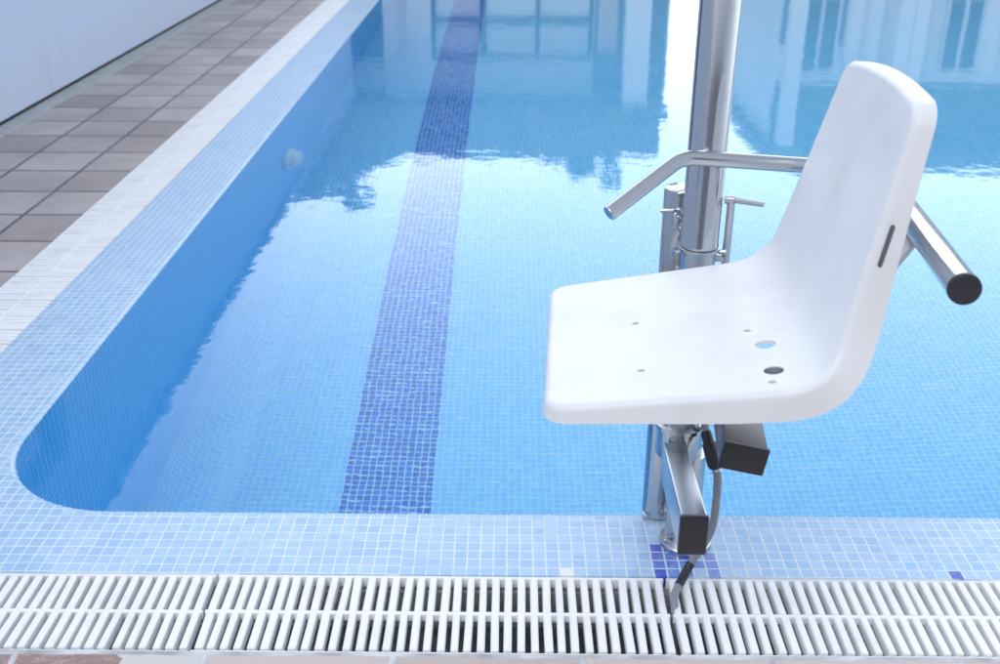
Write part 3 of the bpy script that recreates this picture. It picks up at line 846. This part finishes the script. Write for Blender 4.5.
# flat brackets from the bar down behind the backrest
for b in (-.13, .10):
    q0 = spb(.42, b, -.034); q1 = B0.lerp(B1, .42 if b < 0 else .22) - Vector((0, 0, .012))
    bm = bmesh.new(); d_ = (q1 - q0)
    w_ = Vector((0, .022, 0)); h_ = d_.normalized().cross(Vector((0, 1, 0))).normalized() * .004
    vs = [bm.verts.new(p) for p in (q0 - w_ - h_, q0 + w_ - h_, q0 + w_ + h_, q0 - w_ + h_, q1 - w_ - h_, q1 + w_ - h_, q1 + w_ + h_, q1 - w_ + h_)]
    for f in ((0, 1, 2, 3), (7, 6, 5, 4), (0, 4, 5, 1), (1, 5, 6, 2), (2, 6, 7, 3), (3, 7, 4, 0)): bm.faces.new([vs[i] for i in f])
    bmesh.ops.recalc_face_normals(bm, faces=bm.faces[:])
    part('back_bracket', bm, M['screw'], smooth=None)

# ------------------------------------------------------------------ light
SKY0, SKY1 = 4.4, 35.0
SUN_EL, SUN_AZ = radians(52), radians(-150)       # azimuth from +Y towards +X
w = bpy.data.worlds.new('World'); sc.world = w; w.use_nodes = True
nt = w.node_tree; bg = nt.nodes['Background']
sky = nt.nodes.new('ShaderNodeTexSky'); sky.sky_type = 'NISHITA'; sky.sun_disc = False
sky.sun_elevation = SUN_EL; sky.sun_rotation = SUN_AZ; sky.air_density = 1.0; sky.dust_density = 4.0; sky.ozone_density = 1.0
def wm(op, a, b, clamp=False):
    n = nt.nodes.new('ShaderNodeMath'); n.operation = op; n.use_clamp = clamp
    for k, v in enumerate((a, b)):
        if isinstance(v, (int, float)): n.inputs[k].default_value = v
        else: nt.links.new(v, n.inputs[k])
    return n.outputs[0]
tc = nt.nodes.new('ShaderNodeTexCoord'); mp = nt.nodes.new('ShaderNodeMapping'); mp.inputs['Scale'].default_value = (1, 1, 3)
nz_ = nt.nodes.new('ShaderNodeTexNoise'); nz_.inputs['Scale'].default_value = 1.6; nz_.inputs['Detail'].default_value = 6
nt.links.new(tc.outputs['Generated'], mp.inputs[0]); nt.links.new(mp.outputs[0], nz_.inputs['Vector'])
sx = nt.nodes.new('ShaderNodeSeparateXYZ'); nt.links.new(tc.outputs['Generated'], sx.inputs[0])
low = wm('POWER', wm('SUBTRACT', 1, wm('MAXIMUM', sx.outputs[2], 0), True), 1.2)          # haze thickens towards the horizon
ahead = wm('POWER', wm('ADD', wm('MULTIPLY', sx.outputs[1], .5), .5, True), 1.8)      # glow added to the sky ahead, brightens the water's reflection
cloud = wm('ADD', SKY0, wm('MULTIPLY', wm('MULTIPLY', low, ahead), SKY1))
cloud = wm('MULTIPLY', cloud, wm('ADD', .62, wm('MULTIPLY', wm('MULTIPLY', sx.outputs[2], 4.0, True), .38)))   # duller right at the horizon
cloud = wm('MULTIPLY', cloud, wm('ADD', .78, wm('MULTIPLY', nz_.outputs[0], .44)))
cc = nt.nodes.new('ShaderNodeMix'); cc.data_type = 'RGBA'; cc.blend_type = 'MULTIPLY'; cc.inputs[0].default_value = 1
nt.links.new(cloud, cc.inputs[6]); cc.inputs[7].default_value = (.86, .965, 1.12, 1)
mx = nt.nodes.new('ShaderNodeMix'); mx.data_type = 'RGBA'; mx.inputs[0].default_value = .8
nt.links.new(sky.outputs[0], mx.inputs[6]); nt.links.new(cc.outputs[2], mx.inputs[7])
nt.links.new(mx.outputs[2], bg.inputs['Color']); bg.inputs['Strength'].default_value = .10
ld = bpy.data.lights.new('sun', 'SUN'); ld.energy = .7; ld.angle = radians(30); ld.color = (1, .99, .975)
lo = bpy.data.objects.new('sun', ld); COL.objects.link(lo)
sd = Vector((sin(SUN_AZ) * cos(SUN_EL), cos(SUN_AZ) * cos(SUN_EL), sin(SUN_EL)))
lo.rotation_euler = sd.to_track_quat('Z', 'Y').to_euler(); lo.location = (0, 0, 10)

# ------------------------------------------------------------------ camera
cyaw, cpit, crol = -.00945823, .43844987, .00186424
f = Vector((sin(cyaw) * cos(cpit), cos(cyaw) * cos(cpit), -sin(cpit)))
r = Vector((cos(cyaw), -sin(cyaw), 0)); u = r.cross(f)
r2 = r * cos(crol) + u * sin(crol); u2 = -r * sin(crol) + u * cos(crol)
cd = bpy.data.cameras.new('camera'); co = bpy.data.objects.new('camera', cd); COL.objects.link(co)
co.matrix_world = Matrix(((r2.x, u2.x, -f.x, 0), (r2.y, u2.y, -f.y, 0), (r2.z, u2.z, -f.z, 1.30), (0, 0, 0, 1)))
cd.sensor_width = 36; cd.lens = 36 * 1.060; cd.clip_end = 1000; cd.clip_start = .02
cd.dof.use_dof = True; cd.dof.focus_distance = 1.95; cd.dof.aperture_fstop = 5.6
sc.camera = co

sc.view_settings.view_transform = 'Standard'; sc.view_settings.look = 'None'
sc.view_settings.exposure = EXPO = .58; sc.view_settings.gamma = 1
sc.render.engine = 'CYCLES'
cy = sc.cycles
cy.use_denoising = True
try: cy.denoiser = 'OPENIMAGEDENOISE'
except Exception: pass
cy.max_bounces = 14; cy.diffuse_bounces = 5; cy.glossy_bounces = 5; cy.transmission_bounces = 10; cy.volume_bounces = 0
cy.caustics_reflective = True; cy.caustics_refractive = True; cy.blur_glossy = .3
cy.sample_clamp_indirect = 6
